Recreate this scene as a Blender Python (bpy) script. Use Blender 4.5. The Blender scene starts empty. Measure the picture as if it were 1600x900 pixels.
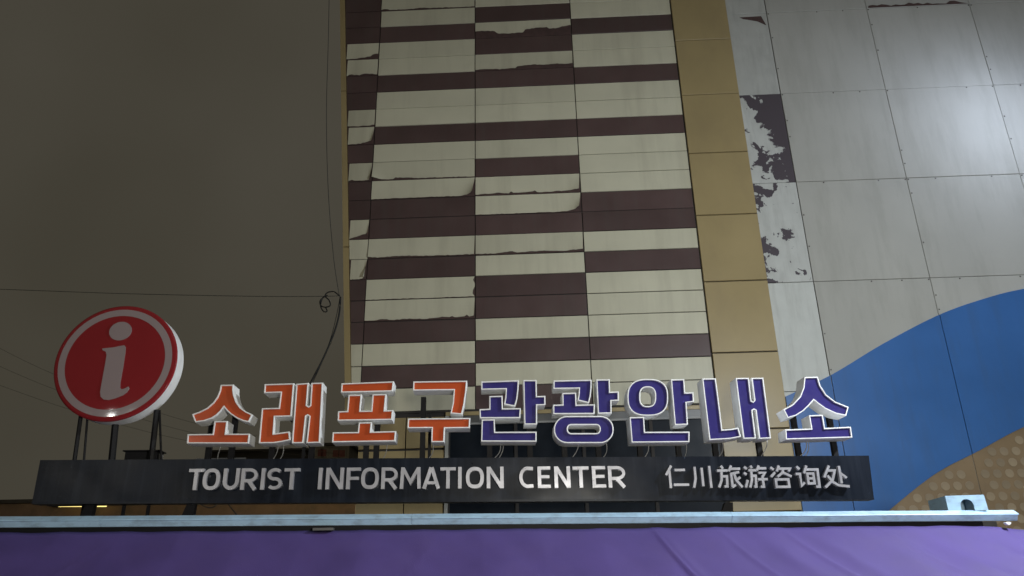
import bpy, math, random
from mathutils import Vector, Matrix, noise
random.seed(11)
scene = bpy.context.scene
COL = scene.collection
rad = math.radians

# ------------------------------------------------------------------ camera
F, PITCH, ROLL, EYE = 1200.0, rad(21.5), rad(-1.13), 1.7      # focal length in photo pixels (1600 wide)
r0 = Vector((1, 0, 0)); u0 = Vector((0, -math.sin(PITCH), math.cos(PITCH))); FW = Vector((0, math.cos(PITCH), math.sin(PITCH)))
RT = r0 * math.cos(ROLL) + u0 * math.sin(ROLL)
UP = u0 * math.cos(ROLL) - r0 * math.sin(ROLL)
cam = bpy.data.cameras.new('camera'); cam.lens = 36.0 * F / 1600.0; cam.sensor_width = 36.0
cam.clip_start = 0.05; cam.clip_end = 6000
camo = bpy.data.objects.new('camera', cam); COL.objects.link(camo)
m = Matrix((RT, UP, -FW)).transposed().to_4x4(); m.translation = (0, 0, EYE)
camo.matrix_world = m
scene.camera = camo

# ------------------------------------------------------------------ night sky, moonlight, exposure
scene.view_settings.view_transform = 'Standard'; scene.view_settings.look = 'None'
scene.view_settings.exposure = 0.0; scene.view_settings.gamma = 1.0
world = bpy.data.worlds.new('World'); scene.world = world; world.use_nodes = True
nt = world.node_tree; nt.nodes.clear()
wo = nt.nodes.new('ShaderNodeOutputWorld'); add = nt.nodes.new('ShaderNodeAddShader')
b1 = nt.nodes.new('ShaderNodeBackground'); b2 = nt.nodes.new('ShaderNodeBackground')
sky = nt.nodes.new('ShaderNodeTexSky'); sky.sky_type = 'NISHITA'; sky.sun_disc = False
sky.sun_elevation = rad(-4); sky.sun_rotation = rad(140)
b1.inputs['Strength'].default_value = 0.05
nt.links.new(sky.outputs[0], b1.inputs[0])
tc = nt.nodes.new('ShaderNodeTexCoord'); nz = nt.nodes.new('ShaderNodeTexNoise'); rp = nt.nodes.new('ShaderNodeValToRGB')
nz.inputs['Scale'].default_value = 2.2; nz.inputs['Detail'].default_value = 3
rp.color_ramp.elements[0].position = 0.3; rp.color_ramp.elements[0].color = (0.047, 0.042, 0.030, 1)
rp.color_ramp.elements[1].position = 0.7; rp.color_ramp.elements[1].color = (0.064, 0.058, 0.044, 1)
nt.links.new(tc.outputs['Generated'], nz.inputs['Vector']); nt.links.new(nz.outputs[0], rp.inputs[0])
nt.links.new(rp.outputs[0], b2.inputs[0]); b2.inputs['Strength'].default_value = 1.0      # low cloud lit by the town
nt.links.new(b1.outputs[0], add.inputs[0]); nt.links.new(b2.outputs[0], add.inputs[1]); nt.links.new(add.outputs[0], wo.inputs[0])
sd = bpy.data.lights.new('moon', 'SUN'); sd.energy = 0.02; sd.angle = rad(12); sd.color = (1, 0.97, 0.9)
so = bpy.data.objects.new('moon', sd); COL.objects.link(so); so.rotation_euler = (rad(50), 0, rad(30))

LAMPS = []      # filled by pole_lamp()

# ------------------------------------------------------------------ helpers
class Plane:
    """A vertical plane: distance from the camera foot and yaw; local frame x right, y away, z up."""
    def __init__(s, dist, yaw):
        s.d = dist; s.a = rad(yaw)
        s.n = Vector((math.sin(s.a), math.cos(s.a), 0)); s.u = Vector((math.cos(s.a), -math.sin(s.a), 0))
    def uz(s, px, py, dy=0.0):
        d = FW + RT * ((px - 800) / F) - UP * ((py - 450) / F)
        t = (s.d + dy) / d.dot(s.n)
        return (t * d.dot(s.u), EYE + t * d.z)
    def pos(s, u, z, dy=0.0):
        return s.u * u + s.n * (s.d + dy) + Vector((0, 0, z))
SIGN = Plane(7.0, -2.44)
TOW = Plane(14.0, 2.04)

def empty(name, loc=(0, 0, 0), rz=0.0):
    o = bpy.data.objects.new(name, None); COL.objects.link(o); o.location = loc; o.rotation_euler = (0, 0, rz)
    o.empty_display_size = 0.2
    return o
def tag(o, label=None, cat=None, group=None, kind=None):
    if label: o['label'] = label
    if cat: o['category'] = cat
    if group: o['group'] = group
    if kind: o['kind'] = kind
    return o
def link(name, me, mat, parent=None, smooth=False):
    if mat is not None and not me.materials: me.materials.append(mat)
    o = bpy.data.objects.new(name, me); COL.objects.link(o)
    if parent is not None: o.parent = parent
    if smooth:
        for p in me.polygons: p.use_smooth = True
    return o

class MB:
    def __init__(s): s.v = []; s.f = []
    def add(s, vs, fs):
        b = len(s.v); s.v += [tuple(p) for p in vs]; s.f += [tuple(i + b for i in f) for f in fs]; return s
    def box(s, x0, x1, y0, y1, z0, z1):
        return s.add([(x0,y0,z0),(x1,y0,z0),(x1,y1,z0),(x0,y1,z0),(x0,y0,z1),(x1,y0,z1),(x1,y1,z1),(x0,y1,z1)],
                     [(0,3,2,1),(4,5,6,7),(0,1,5,4),(1,2,6,5),(2,3,7,6),(3,0,4,7)])
    def cbox(s, x0, x1, y0, y1, z0, z1, c):
        """box whose front (low y) edges are chamfered"""
        return s.add([(x0,y1,z0),(x1,y1,z0),(x1,y1,z1),(x0,y1,z1),(x0,y0+c,z0),(x1,y0+c,z0),(x1,y0+c,z1),(x0,y0+c,z1),
                      (x0+c,y0,z0+c),(x1-c,y0,z0+c),(x1-c,y0,z1-c),(x0+c,y0,z1-c)],
                     [(0,3,2,1),(0,1,5,4),(1,2,6,5),(2,3,7,6),(3,0,4,7),(4,5,9,8),(5,6,10,9),(6,7,11,10),(7,4,8,11),(8,9,10,11)])
    def prism(s, poly, y0, y1):
        """poly: (x,z) counter-clockwise seen from the front (-y)"""
        n = len(poly)
        vs = [(x, y0, z) for x, z in poly] + [(x, y1, z) for x, z in poly]
        fs = [tuple(range(n)), tuple(range(2*n-1, n-1, -1))]
        for i in range(n):
            j = (i + 1) % n; fs.append((i, i + n, j + n, j))
        return s.add(vs, fs)
    def tube(s, pts, r, n=8, caps=True):
        pts = [Vector(p) for p in pts]; rings = []
        for i, p in enumerate(pts):
            d = (pts[min(i+1, len(pts)-1)] - pts[max(i-1, 0)]).normalized()
            a = d.cross(Vector((0, 0, 1)))
            if a.length < 1e-3: a = d.cross(Vector((1, 0, 0)))
            a.normalize(); b = d.cross(a)
            ri = r[i] if isinstance(r, (list, tuple)) else r
            rings.append([p + a * (ri * math.cos(2*math.pi*k/n)) + b * (ri * math.sin(2*math.pi*k/n)) for k in range(n)])
        vs = [q for rg in rings for q in rg]; fs = []
        for i in range(len(pts) - 1):
            for k in range(n):
                k2 = (k + 1) % n; fs.append((i*n+k, i*n+k2, (i+1)*n+k2, (i+1)*n+k))
        if caps: fs += [tuple(range(n-1, -1, -1)), tuple(range((len(pts)-1)*n, len(pts)*n))]
        return s.add(vs, fs)
    def mesh(s, name):
        me = bpy.data.meshes.new(name); me.from_pydata(s.v, [], s.f); me.update(); return me
    def build(s, name, mat, parent=None, smooth=False):
        return link(name, s.mesh(name), mat, parent, smooth)

def area(poly): return 0.5 * sum(poly[i][0]*poly[(i+1) % len(poly)][1] - poly[(i+1) % len(poly)][0]*poly[i][1] for i in range(len(poly)))
def ccw(poly): return list(poly) if area(poly) > 0 else list(reversed(poly))
def inset(poly, d):
    """mitred inset of a counter-clockwise polygon (d > 0 shrinks)"""
    n = len(poly); out = []
    for i in range(n):
        a = Vector(poly[i-1]); b = Vector(poly[i]); c = Vector(poly[(i+1) % n])
        e1 = (b - a).normalized(); e2 = (c - b).normalized()
        n1 = Vector((-e1.y, e1.x)); n2 = Vector((-e2.y, e2.x))
        k = n1 + n2; q = max(0.25, k.dot(k) / 2)
        out.append(tuple(b + k * (d / q)))
    return out
def stroke(pts, w, closed=False):
    """thick polyline as polygon(s): returns list of quads chains (left, right) rows"""
    P = [Vector(p) for p in pts]; n = len(P); L = []; R = []
    for i in range(n):
        if closed: a, b, c = P[i-1], P[i], P[(i+1) % n]
        else: a, b, c = P[max(i-1, 0)], P[i], P[min(i+1, n-1)]
        e1 = (b - a).normalized() if (b - a).length > 1e-9 else (c - b).normalized()
        e2 = (c - b).normalized() if (c - b).length > 1e-9 else e1
        n1 = Vector((-e1.y, e1.x)); n2 = Vector((-e2.y, e2.x)); k = n1 + n2
        q = max(0.5, k.dot(k) / 2); o = k * (w / 2 / q)
        L.append(b + o); R.append(b - o)
    return L, R
def stroke_solid(mb, pts, w, y0, y1, xf, closed=False):
    L, R = stroke(pts, w, closed); n = len(L)
    vs = []
    for y in (y0, y1):
        for p in L: q = xf(p.x, p.y); vs.append((q[0], y, q[1]))
        for p in R: q = xf(p.x, p.y); vs.append((q[0], y, q[1]))
    fs = []; m_ = n if closed else n - 1
    for i in range(m_):
        j = (i + 1) % n
        fs += [(i, n+i, n+j, j), (2*n+j, 3*n+j, 3*n+i, 2*n+i), (i, j, 2*n+j, 2*n+i), (n+j, n+i, 3*n+i, 3*n+j)]
    if not closed: fs += [(0, 2*n, 3*n, n), (n-1, 2*n-1, 4*n-1, 3*n-1)]
    mb.add(vs, fs)

# ------------------------------------------------------------------ materials
def mat(name, col, rough=0.6, metal=0.0, spec=0.5, var=0.12, nscale=3.0, bump=0.0, bscale=40.0, dirt=None, dirt_amt=0.3, dirt_scale=(1, 1, 1), dscale=2.0,
        coat=0.0, emit=None, estr=0.0, randv=0.0):
    M = bpy.data.materials.new(name); M.use_nodes = True; t = M.node_tree; B = t.nodes['Principled BSDF']
    B.inputs['Roughness'].default_value = rough; B.inputs['Metallic'].default_value = metal
    B.inputs['Specular IOR Level'].default_value = spec; B.inputs['Coat Weight'].default_value = coat
    co = t.nodes.new('ShaderNodeTexCoord')
    n1 = t.nodes.new('ShaderNodeTexNoise'); n1.inputs['Scale'].default_value = nscale; n1.inputs['Detail'].default_value = 6
    t.links.new(co.outputs['Object'], n1.inputs['Vector'])
    r = t.nodes.new('ShaderNodeValToRGB'); r.color_ramp.elements[0].position = 0.3; r.color_ramp.elements[1].position = 0.7
    r.color_ramp.elements[0].color = (*[c * (1 - var) for c in col], 1); r.color_ramp.elements[1].color = (*[min(1, c * (1 + var)) for c in col], 1)
    t.links.new(n1.outputs[0], r.inputs[0]); out = r.outputs[0]
    if dirt:
        mp = t.nodes.new('ShaderNodeMapping'); mp.inputs['Scale'].default_value = dirt_scale; t.links.new(co.outputs['Object'], mp.inputs[0])
        n2 = t.nodes.new('ShaderNodeTexNoise'); n2.inputs['Scale'].default_value = dscale; n2.inputs['Detail'].default_value = 8; n2.inputs['Roughness'].default_value = 0.65
        t.links.new(mp.outputs[0], n2.inputs['Vector'])
        r2 = t.nodes.new('ShaderNodeValToRGB'); r2.color_ramp.elements[0].position = 0.48; r2.color_ramp.elements[1].position = 0.72
        r2.color_ramp.elements[0].color = (0, 0, 0, 1); r2.color_ramp.elements[1].color = (dirt_amt,) * 3 + (1,)
        t.links.new(n2.outputs[0], r2.inputs[0])
        mx = t.nodes.new('ShaderNodeMixRGB'); t.links.new(r2.outputs[0], mx.inputs[0]); t.links.new(out, mx.inputs[1]); mx.inputs[2].default_value = (*dirt, 1); out = mx.outputs[0]
    if randv:
        oi = t.nodes.new('ShaderNodeObjectInfo'); mr = t.nodes.new('ShaderNodeMapRange'); mr.inputs[3].default_value = 1 - randv; mr.inputs[4].default_value = 1 + randv
        t.links.new(oi.outputs['Random'], mr.inputs[0])
        hs = t.nodes.new('ShaderNodeHueSaturation'); t.links.new(mr.outputs[0], hs.inputs['Value']); t.links.new(out, hs.inputs['Color']); out = hs.outputs[0]
    t.links.new(out, B.inputs['Base Color'])
    mrg = t.nodes.new('ShaderNodeMapRange'); mrg.inputs[3].default_value = max(0.02, rough * .75); mrg.inputs[4].default_value = min(1, rough * 1.25)
    t.links.new(n1.outputs[0], mrg.inputs[0]); t.links.new(mrg.outputs[0], B.inputs['Roughness'])
    if bump:
        n3 = t.nodes.new('ShaderNodeTexNoise'); n3.inputs['Scale'].default_value = bscale; n3.inputs['Detail'].default_value = 3
        t.links.new(co.outputs['Object'], n3.inputs['Vector'])
        bp = t.nodes.new('ShaderNodeBump'); bp.inputs['Strength'].default_value = bump; bp.inputs['Distance'].default_value = 0.02
        t.links.new(n3.outputs[0], bp.inputs['Height']); t.links.new(bp.outputs[0], B.inputs['Normal'])
    if emit:
        B.inputs['Emission Color'].default_value = (*emit, 1); B.inputs['Emission Strength'].default_value = estr
    return M
def chipped(name, base, under, thr, scale=1.1, seed=0.0, kx=0.0):
    """paint that has flaked off: two noises cut with a hard edge"""
    M = mat(name, base, 0.55, var=0.06, dirt=(0.25, 0.25, 0.22), dirt_amt=0.35, dirt_scale=(3, 3, 0.5))
    t = M.node_tree; B = t.nodes['Principled BSDF']; src = B.inputs['Base Color'].links[0].from_socket
    co = t.nodes.new('ShaderNodeTexCoord'); mp = t.nodes.new('ShaderNodeMapping'); mp.inputs['Location'].default_value = (seed, seed * 0.7, seed * 1.3)
    t.links.new(co.outputs['Object'], mp.inputs[0])
    n = t.nodes.new('ShaderNodeTexNoise'); n.inputs['Scale'].default_value = scale; n.inputs['Detail'].default_value = 9; n.inputs['Roughness'].default_value = 0.62; n.inputs['Distortion'].default_value = 0.35
    t.links.new(mp.outputs[0], n.inputs['Vector'])
    r = t.nodes.new('ShaderNodeValToRGB'); r.color_ramp.elements[0].position = thr; r.color_ramp.elements[1].position = thr + 0.008
    sp = t.nodes.new('ShaderNodeSeparateXYZ'); t.links.new(co.outputs['Object'], sp.inputs[0])
    ma = t.nodes.new('ShaderNodeMath'); ma.operation = 'MULTIPLY_ADD'; ma.inputs[1].default_value = kx; ma.inputs[2].default_value = -kx * 4.9   # more flakes towards one edge of the strip
    t.links.new(sp.outputs[0], ma.inputs[0])
    ad = t.nodes.new('ShaderNodeMath'); ad.operation = 'ADD'; t.links.new(n.outputs[0], ad.inputs[0]); t.links.new(ma.outputs[0], ad.inputs[1])
    t.links.new(ad.outputs[0], r.inputs[0])
    mx = t.nodes.new('ShaderNodeMixRGB'); mx.inputs[2].default_value = (*under, 1)
    t.links.new(r.outputs[0], mx.inputs[0]); t.links.new(src, mx.inputs[1]); t.links.new(mx.outputs[0], B.inputs['Base Color'])
    bp = t.nodes.new('ShaderNodeBump'); bp.inputs['Strength'].default_value = 0.5; bp.inputs['Distance'].default_value = -0.006
    t.links.new(r.outputs[0], bp.inputs['Height']); t.links.new(bp.outputs[0], B.inputs['Normal'])
    return M

M = {}
M['cream'] = mat('cream_panel', (0.66, 0.635, 0.48), 0.45, var=0.05, nscale=1.2, dirt=(0.3, 0.27, 0.19), dirt_amt=0.35, dirt_scale=(1.2, 1, 0.12), dscale=1.2, randv=0.07, bump=0.05, bscale=6)
M['maroon'] = mat('maroon_panel', (0.10, 0.063, 0.059), 0.42, var=0.12, nscale=1.5, dirt=(0.1, 0.085, 0.075), dirt_amt=0.4, dirt_scale=(2, 1, 0.2), randv=0.12, bump=0.05, bscale=6)
M['substrate'] = mat('substrate', (0.085, 0.05, 0.045), 0.8, var=0.25, nscale=8)
M['joint'] = mat('joint', (0.045, 0.04, 0.036), 0.85)
M['yellow'] = mat('ochre_panel', (0.40, 0.31, 0.15), 0.42, var=0.06, nscale=0.9, dirt=(0.25, 0.19, 0.11), dirt_amt=0.25, dirt_scale=(0.8, 1, 0.4), randv=0.04, bump=0.04, bscale=3)
M['white'] = mat('white_wall_panel', (0.455, 0.45, 0.405), 0.8, spec=0.15, var=0.05, nscale=0.8, dirt=(0.3, 0.29, 0.25), dirt_amt=0.4, dirt_scale=(2.2, 1, 0.35), dscale=1.3, randv=0.05, bump=0.16, bscale=1.3)
M['palestrip'] = mat('pale_wall_panel', (0.6, 0.615, 0.57), 0.6, var=0.05, dirt=(0.3, 0.3, 0.26), dirt_amt=0.35, dirt_scale=(3, 1, 0.4))
UNDER = (0.085, 0.07, 0.08)
M['chipA'] = chipped('chipped_white_heavy', (0.56, 0.57, 0.53), UNDER, 0.475, 2.0, 5.4, 0.26)
M['chipB'] = chipped('chipped_white_spots', (0.56, 0.57, 0.53), UNDER, 0.57, 3.0, 7.7, -0.16)
M['chipC'] = chipped('chipped_white_few', (0.50, 0.505, 0.465), UNDER, 0.66, 1.6, 1.7)
M['blue'] = mat('blue_wave_panel', (0.048, 0.155, 0.41), 0.36, var=0.08, nscale=0.9, dirt=(0.06, 0.13, 0.28), dirt_amt=0.5, dirt_scale=(2, 1, 0.3), bump=0.12, bscale=1.3)
M['orange_wall'] = mat('ochre_dot_panel', (0.27, 0.19, 0.105), 0.5, var=0.1, nscale=1.5, dirt=(0.18, 0.13, 0.08), dirt_amt=0.4)
M['dot'] = mat('dot', (0.32, 0.25, 0.16), 0.5, var=0.12, nscale=3, randv=0.15)
M['screw'] = mat('screw', (0.12, 0.11, 0.1), 0.5, 0.6)
M['darkglass'] = mat('dark_glass', (0.012, 0.016, 0.022), 0.35, spec=0.08, var=0.2)
M['greymetal'] = mat('grey_frame', (0.13, 0.13, 0.125), 0.45, 0.4)
M['greyhead'] = mat('grey_head', (0.3, 0.3, 0.29), 0.5)
M['ltwhite'] = mat('white_letter_return', (0.84, 0.85, 0.85), 0.42, spec=0.25, var=0.03, nscale=5, dirt=(0.4, 0.39, 0.36), dirt_amt=0.3, dirt_scale=(4, 4, 1), dscale=4)
M['orangeface'] = mat('orange_acrylic', (0.46, 0.075, 0.022), 0.2, var=0.06, nscale=4, dirt=(0.3, 0.1, 0.05), dirt_amt=0.25, dscale=5)
M['blueface'] = mat('violet_acrylic', (0.036, 0.03, 0.15), 0.16, var=0.08, nscale=4, dirt=(0.09, 0.085, 0.18), dirt_amt=0.35, dscale=5)
M['board'] = mat('black_board', (0.007, 0.010, 0.017), 0.3, 0.0, spec=0.22, var=0.25, nscale=2.5, dirt=(0.03, 0.036, 0.05), dirt_amt=0.5, dirt_scale=(9, 1, 0.6), dscale=1.2, bump=0.06, bscale=3)
M['steel'] = mat('brushed_steel_letter', (0.52, 0.52, 0.56), 0.3, 0.45, var=0.12, nscale=9, bump=0.08, bscale=9)
M['post'] = mat('dark_post', (0.009, 0.009, 0.011), 0.6, spec=0.2)
M['red'] = mat('red_acrylic', (0.22, 0.017, 0.021), 0.04, var=0.04, nscale=3)
M['pinkwhite'] = mat('white_print', (0.27, 0.22, 0.225), 0.05, var=0.03)
M['rail'] = mat('pale_blue_paint', (0.42, 0.62, 0.79), 0.35, var=0.07, nscale=6, dirt=(0.17, 0.21, 0.26), dirt_amt=0.6, dirt_scale=(2, 1, 5), dscale=3)
M['kiosk'] = mat('kiosk_wall', (0.3, 0.32, 0.33), 0.6, dirt=(0.15, 0.15, 0.14), dirt_amt=0.4)
M['purple'] = mat('violet_canvas', (0.086, 0.056, 0.23), 0.72, var=0.1, nscale=2.2, dirt=(0.1, 0.065, 0.22), dirt_amt=0.4, dirt_scale=(1, 1, 1), dscale=3, bump=0.12, bscale=160)
M['asphalt'] = mat('asphalt', (0.055, 0.055, 0.055), 0.8, var=0.2, nscale=1.5, bump=0.4, bscale=60)
M['brown'] = mat('brown_render', (0.15, 0.1, 0.065), 0.85, var=0.25, nscale=0.8, dirt=(0.05, 0.05, 0.035), dirt_amt=0.6)
M['greywall'] = mat('dim_grey_render', (0.16, 0.15, 0.13), 0.85, var=0.2, nscale=0.8)
M['roofdark'] = mat('dark_roof', (0.035, 0.033, 0.03), 0.8, var=0.3)
M['redpane'] = mat('dark_red_pane', (0.1, 0.02, 0.015), 0.4)
M['cable'] = mat('black_cable', (0.012, 0.012, 0.012), 0.6)
M['wire'] = mat('grey_wire', (0.05, 0.05, 0.046), 0.8)
M['wcable'] = mat('pale_cable', (0.3, 0.3, 0.3), 0.6)
M['pole'] = mat('galvanised', (0.25, 0.26, 0.27), 0.45, 0.6)
M['lens'] = mat('lamp_lens', (0.8, 0.85, 0.9), 0.3, emit=(0.85, 0.93, 1.0), estr=25)
M['tubeY'] = mat('lit_tube', (0.8, 0.75, 0.4), 0.3, emit=(1.0, 0.78, 0.25), estr=1.6)
M['tubeG'] = mat('lit_tube_green', (0.4, 0.6, 0.4), 0.3, emit=(0.3, 0.6, 0.25), estr=1.2)

# ------------------------------------------------------------------ ground
g = MB().add([(-900, -900, 0), (900, -900, 0), (900, 900, 0), (-900, 900, 0)], [(0, 1, 2, 3)]).build('ground', M['asphalt'])
tag(g, 'dark asphalt ground of the market street', 'ground', kind='structure')

# ------------------------------------------------------------------ the building behind: tower of striped panels, ochre trim, white wall, blue wave
bld = empty('market_building', TOW.pos(0, 0), -TOW.a)
tag(bld, 'tall building clad in cream and maroon striped panels with ochre trim and blue wave', 'building')
def lean(z): return -3.60 - 0.0743 * (z - 5.75)        # the tower's left edge leans outward going up
XC = [None, -3.388, -1.221, 0.953, 3.215]              # panel columns of the tower
XY1 = 4.452                                            # right edge of the ochre column
XA, XB, XCc, XD, XE = 5.335, 7.545, 9.796, 12.05, 14.3 # seams of the white wall
ZT, RP = 14.175, 0.4452                                # top of row 1, row pitch
TOPZ = ZT + 7 * RP
def zr(i): return ZT - (i - 1) * RP                    # top of row i
# core
core = MB()
zb, zt_ = 0.0, TOPZ + 0.1
core.prism([(XC[1] + 0.03, 0), (XE, 0), (XE, zt_), (lean(zt_) + 0.02, zt_), (lean(4.79) + 0.02, 4.79), (XC[1] + 0.03, 4.79)], 0.03, 9.0)
core.build('wall', M['joint'], bld)
J = 0.009
rows = range(-6, 22)
COLS = {0: 'DDDCCDDCCDCDDCCCDDDCCC', 1: 'CCDCCDCCDCCCDDCDCCDCDC', 2: 'CDCDCDCCDCDCCDCCDDCDCD', 3: 'CCDCCDCCDCCCDDCDCCCDCC'}
def colour(c, r):
    s = COLS[c]
    return s[r] if r >= 0 else s[(r + 9) % 22 if c != 0 else (r + 14) % 22]
PEEL = {  # (col,row): bottom edge profile as (fraction of width, fraction of height missing), curl at right, curl at left
 (0,3): ([(0,.02),(.3,.04),(.6,.1),(.75,.15),(.82,.26),(1,.3)], .0, .0),
 (0,4): ([(0,.0),(.1,.12),(.25,.04),(.45,.02),(.55,.1),(1,.03)], 0, 0),
 (0,8): ([(0,0),(.5,.03),(.75,.12),(1,.2)], .05, 0),
 (0,7): ([(0,.05),(.4,.02),(1,.08)], 0, 0),
 (0,10): ([(0,.0),(.15,.1),(.2,.03),(.9,.03),(1,.06)], .06, 0),
 (0,13): ([(0,.0),(.2,.05),(.5,.14),(1,.28)], .03, 0),
 (0,15): ([(0,0),(.6,.0),(1,.08)], .09, 0),
 (1,0): ([(0,.0),(.05,.09),(.08,.03),(.35,.02),(.4,.08),(.5,.03),(1,.0)], 0, .02),
 (1,10): ([(0,.12),(.07,.05),(.1,.03),(.2,.02),(.22,.12),(.3,.1),(.45,.04),(1,.02)], .0, .07),
 (1,11): ([(0,.0),(.9,.0),(.97,.06),(1,.12)], .10, 0),
 (1,14): ([(0,.06),(.1,.02),(.3,.08),(.6,.03),(1,.02)], .02, .03),
 (1,16): ([(0,0),(1,0)], 0.0, 0),
 (1,17): ([(0,.04),(.08,.02),(.15,.09),(.25,.03),(.4,.06),(.55,.02),(.7,.1),(.78,.06),(.8,.14),(.82,.05),(.9,.08),(.94,.16),(.95,.06),(1,.1)], .03, 0),
 (2,2): ([(0,.42),(.12,.44),(.22,.38),(.23,.22),(.35,.2),(.5,.24),(.51,.42),(.62,.48),(.75,.5),(.77,.38),(.85,.42),(.9,.5),(1,.58)], .0, 0),
 (2,4): ([(0,.04),(.1,.09),(.25,.02),(.42,.05),(.43,.16),(.6,.22),(.75,.2),(.88,.2),(.95,.14),(1,.18)], .02, 0),
 (2,11): ([(0,.04),(.2,.1),(.33,.05),(.34,.14),(.36,.06),(.55,.1),(.57,.16),(.59,.05),(.8,.08),(1,.1)], .06, 0),
 (2,12): ([(0,.0),(.8,.0),(.93,.05),(1,.16)], .10, 0),
 (2,14): ([(0,.04),(.2,.02),(.35,.12),(.37,.05),(.6,.09),(.8,.04),(1,.1)], .03, 0),
}
def interp(prof, f):
    for (a, va), (b, vb) in zip(prof, prof[1:]):
        if f <= b: return va + (vb - va) * (f - a) / max(1e-6, b - a)
    return prof[-1][1]
for c in range(4):
    for r in rows:
        z1, z0 = zr(r) - J, zr(r + 1) + J
        x1 = (XC[c + 1]) - J
        k = colour(c, r); mm = M['cream'] if k == 'C' else M['maroon']
        dy = random.uniform(-0.004, 0.004)
        peel = PEEL.get((c, r))
        pm = M['substrate'] if peel else mm
        b = MB()
        if c == 0:
            xa, xb = lean(z0) + 0.01, lean(z1) + 0.01
            b.prism([(xa, z0), (x1, z0), (x1, z1), (xb, z1)], dy, 0.028)
            x0 = max(xa, xb)
        else:
            x0 = XC[c] + J; b.cbox(x0, x1, dy, 0.028, z0, z1, 0.004)
        p = b.build('facade_panel', pm, bld)
        if peel:
            prof, cr, cl = peel
            if c == 0: x0 = lean(z0) + 0.012
            n = 12 if c == 0 else 44; nzr = 6; hgt = z1 - z0; vs = []; fs = []
            for j in range(nzr + 1):
                for i in range(n + 1):
                    f = i / n; g_ = j / nzr
                    miss = interp(prof, f) + (random.uniform(-.012, .022) if 0 < i < n else 0)
                    z = z1 - g_ * hgt * (1 - max(0, miss))
                    xr = x1 - 0.002
                    if (c, r) == (1, 16): xr -= 0.05 * max(0, math.sin(g_ * 9 + 1)) * (g_ > .15)
                    x = x0 + (xr - x0) * f
                    cu = 0.0
                    if cr and f > .82: cu += cr * ((f - .82) / .18) ** 2 * g_ ** 1.2; x -= cu * 0.5 * ((f - .82) / .18)
                    if cl and f < .15: cu += cl * ((.15 - f) / .15) ** 2 * g_ ** 1.2
                    cu += 0.016 * g_ ** 3 * (0.5 + 0.8 * noise.noise((x * 2.1, r * 3.7, c * 5.1)))
                    vs.append((x, dy - 0.005 - cu, z))
            for j in range(nzr):
                for i in range(n):
                    a = j * (n + 1) + i; fs.append((a, a + n + 1, a + n + 2, a + 1))
            nv = len(vs)
            vs += [(x, y + 0.002, z) for x, y, z in vs]
            fs += [tuple(reversed([i + nv for i in f])) for f in fs]
            e = nzr * (n + 1)
            for i in range(n): fs.append((e + i, e + i + nv, e + i + 1 + nv, e + i + 1))
            MB().add(vs, fs).build('peeling_film', M['cream'], p)
# ochre edge strip on the leaning side
zz = [TOPZ, 12.0, 8.22, 4.8]
for a, b_ in zip(zz, zz[1:]):
    s = MB(); z1, z0 = a - 0.012, b_ + 0.012
    s.prism([(lean(z0) - 0.115, z0), (lean(z0), z0), (lean(z1), z1), (lean(z1) - 0.115, z1)], -0.02, 0.5)
    s.build('edge_trim', M['yellow'], bld)
# ochre column right of the stripes
zy = 4.33 - 1.44 * 3
ys = [TOPZ] + [z for z in [5.768 + 1.438 * k for k in range(7, -4, -1)] if z < TOPZ - .1] + [0.0]
for a, b_ in zip(ys, ys[1:]):
    if a - b_ < 0.05: continue
    MB().cbox(XC[4] + 0.018, XY1 - 0.004, -0.03 + random.uniform(-.004, .004), 0.028, b_ + 0.013, a - 0.013, 0.006).build('ochre_panel', M['yellow'], bld)
# base of the tower: lintel band, ochre panels, dark glazed opening
zl = zr(22)                                           # bottom of the striped rows
OX0, OX1 = -1.72, 3.2
MB().box(lean(4.8), XC[4], 0.0, 0.028, zl - 0.035, zl - J).build('shadow_gap', M['joint'], bld)
bx = [XC[1] + 0.02, -2.5, OX0 - 0.06]
for i in range(2):
    zc = [zl - 0.1, 4.12, 2.7, 1.3, 0.0]
    for a, b_ in zip(zc, zc[1:]):
        MB().cbox(bx[i] + 0.01, bx[i + 1] - 0.01, -0.02, 0.028, b_ + 0.02, a - 0.02, 0.005).build('ochre_panel', M['yellow'], bld)
MB().cbox(OX0 - 0.05, XC[4], -0.03, 0.028, zl - 0.11, zl - 0.037, 0.005).build('lintel_panel', M['yellow'], bld)
MB().box(OX0 - 0.05, OX0 + 0.01, -0.06, 0.028, 0, zl - 0.115).build('jamb', M['white'], bld)
MB().box(OX0 + 0.01, OX1, -0.025, 0.028, zl - 0.25, zl - 0.113).build('transom_panel', M['greymetal'], bld)
MB().box(OX0 + 0.01, OX1, -0.05, 0.028, zl - 0.285, zl - 0.251).build('window_head', M['greyhead'], bld)
nx = 4
for i in range(nx):
    a = OX0 + 0.01 + (OX1 - OX0 - 0.01) * i / nx; b_ = OX0 + 0.01 + (OX1 - OX0 - 0.01) * (i + 1) / nx
    w = MB().box(a + 0.03, b_ - 0.03, 0.0, 0.02, 0.05, zl - 0.286).build('window_pane', M['darkglass'], bld)
    MB().box(a - 0.03, a + 0.03, -0.03, 0.028, 0.0, zl - 0.286).build('mullion', M['joint'], bld)
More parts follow.
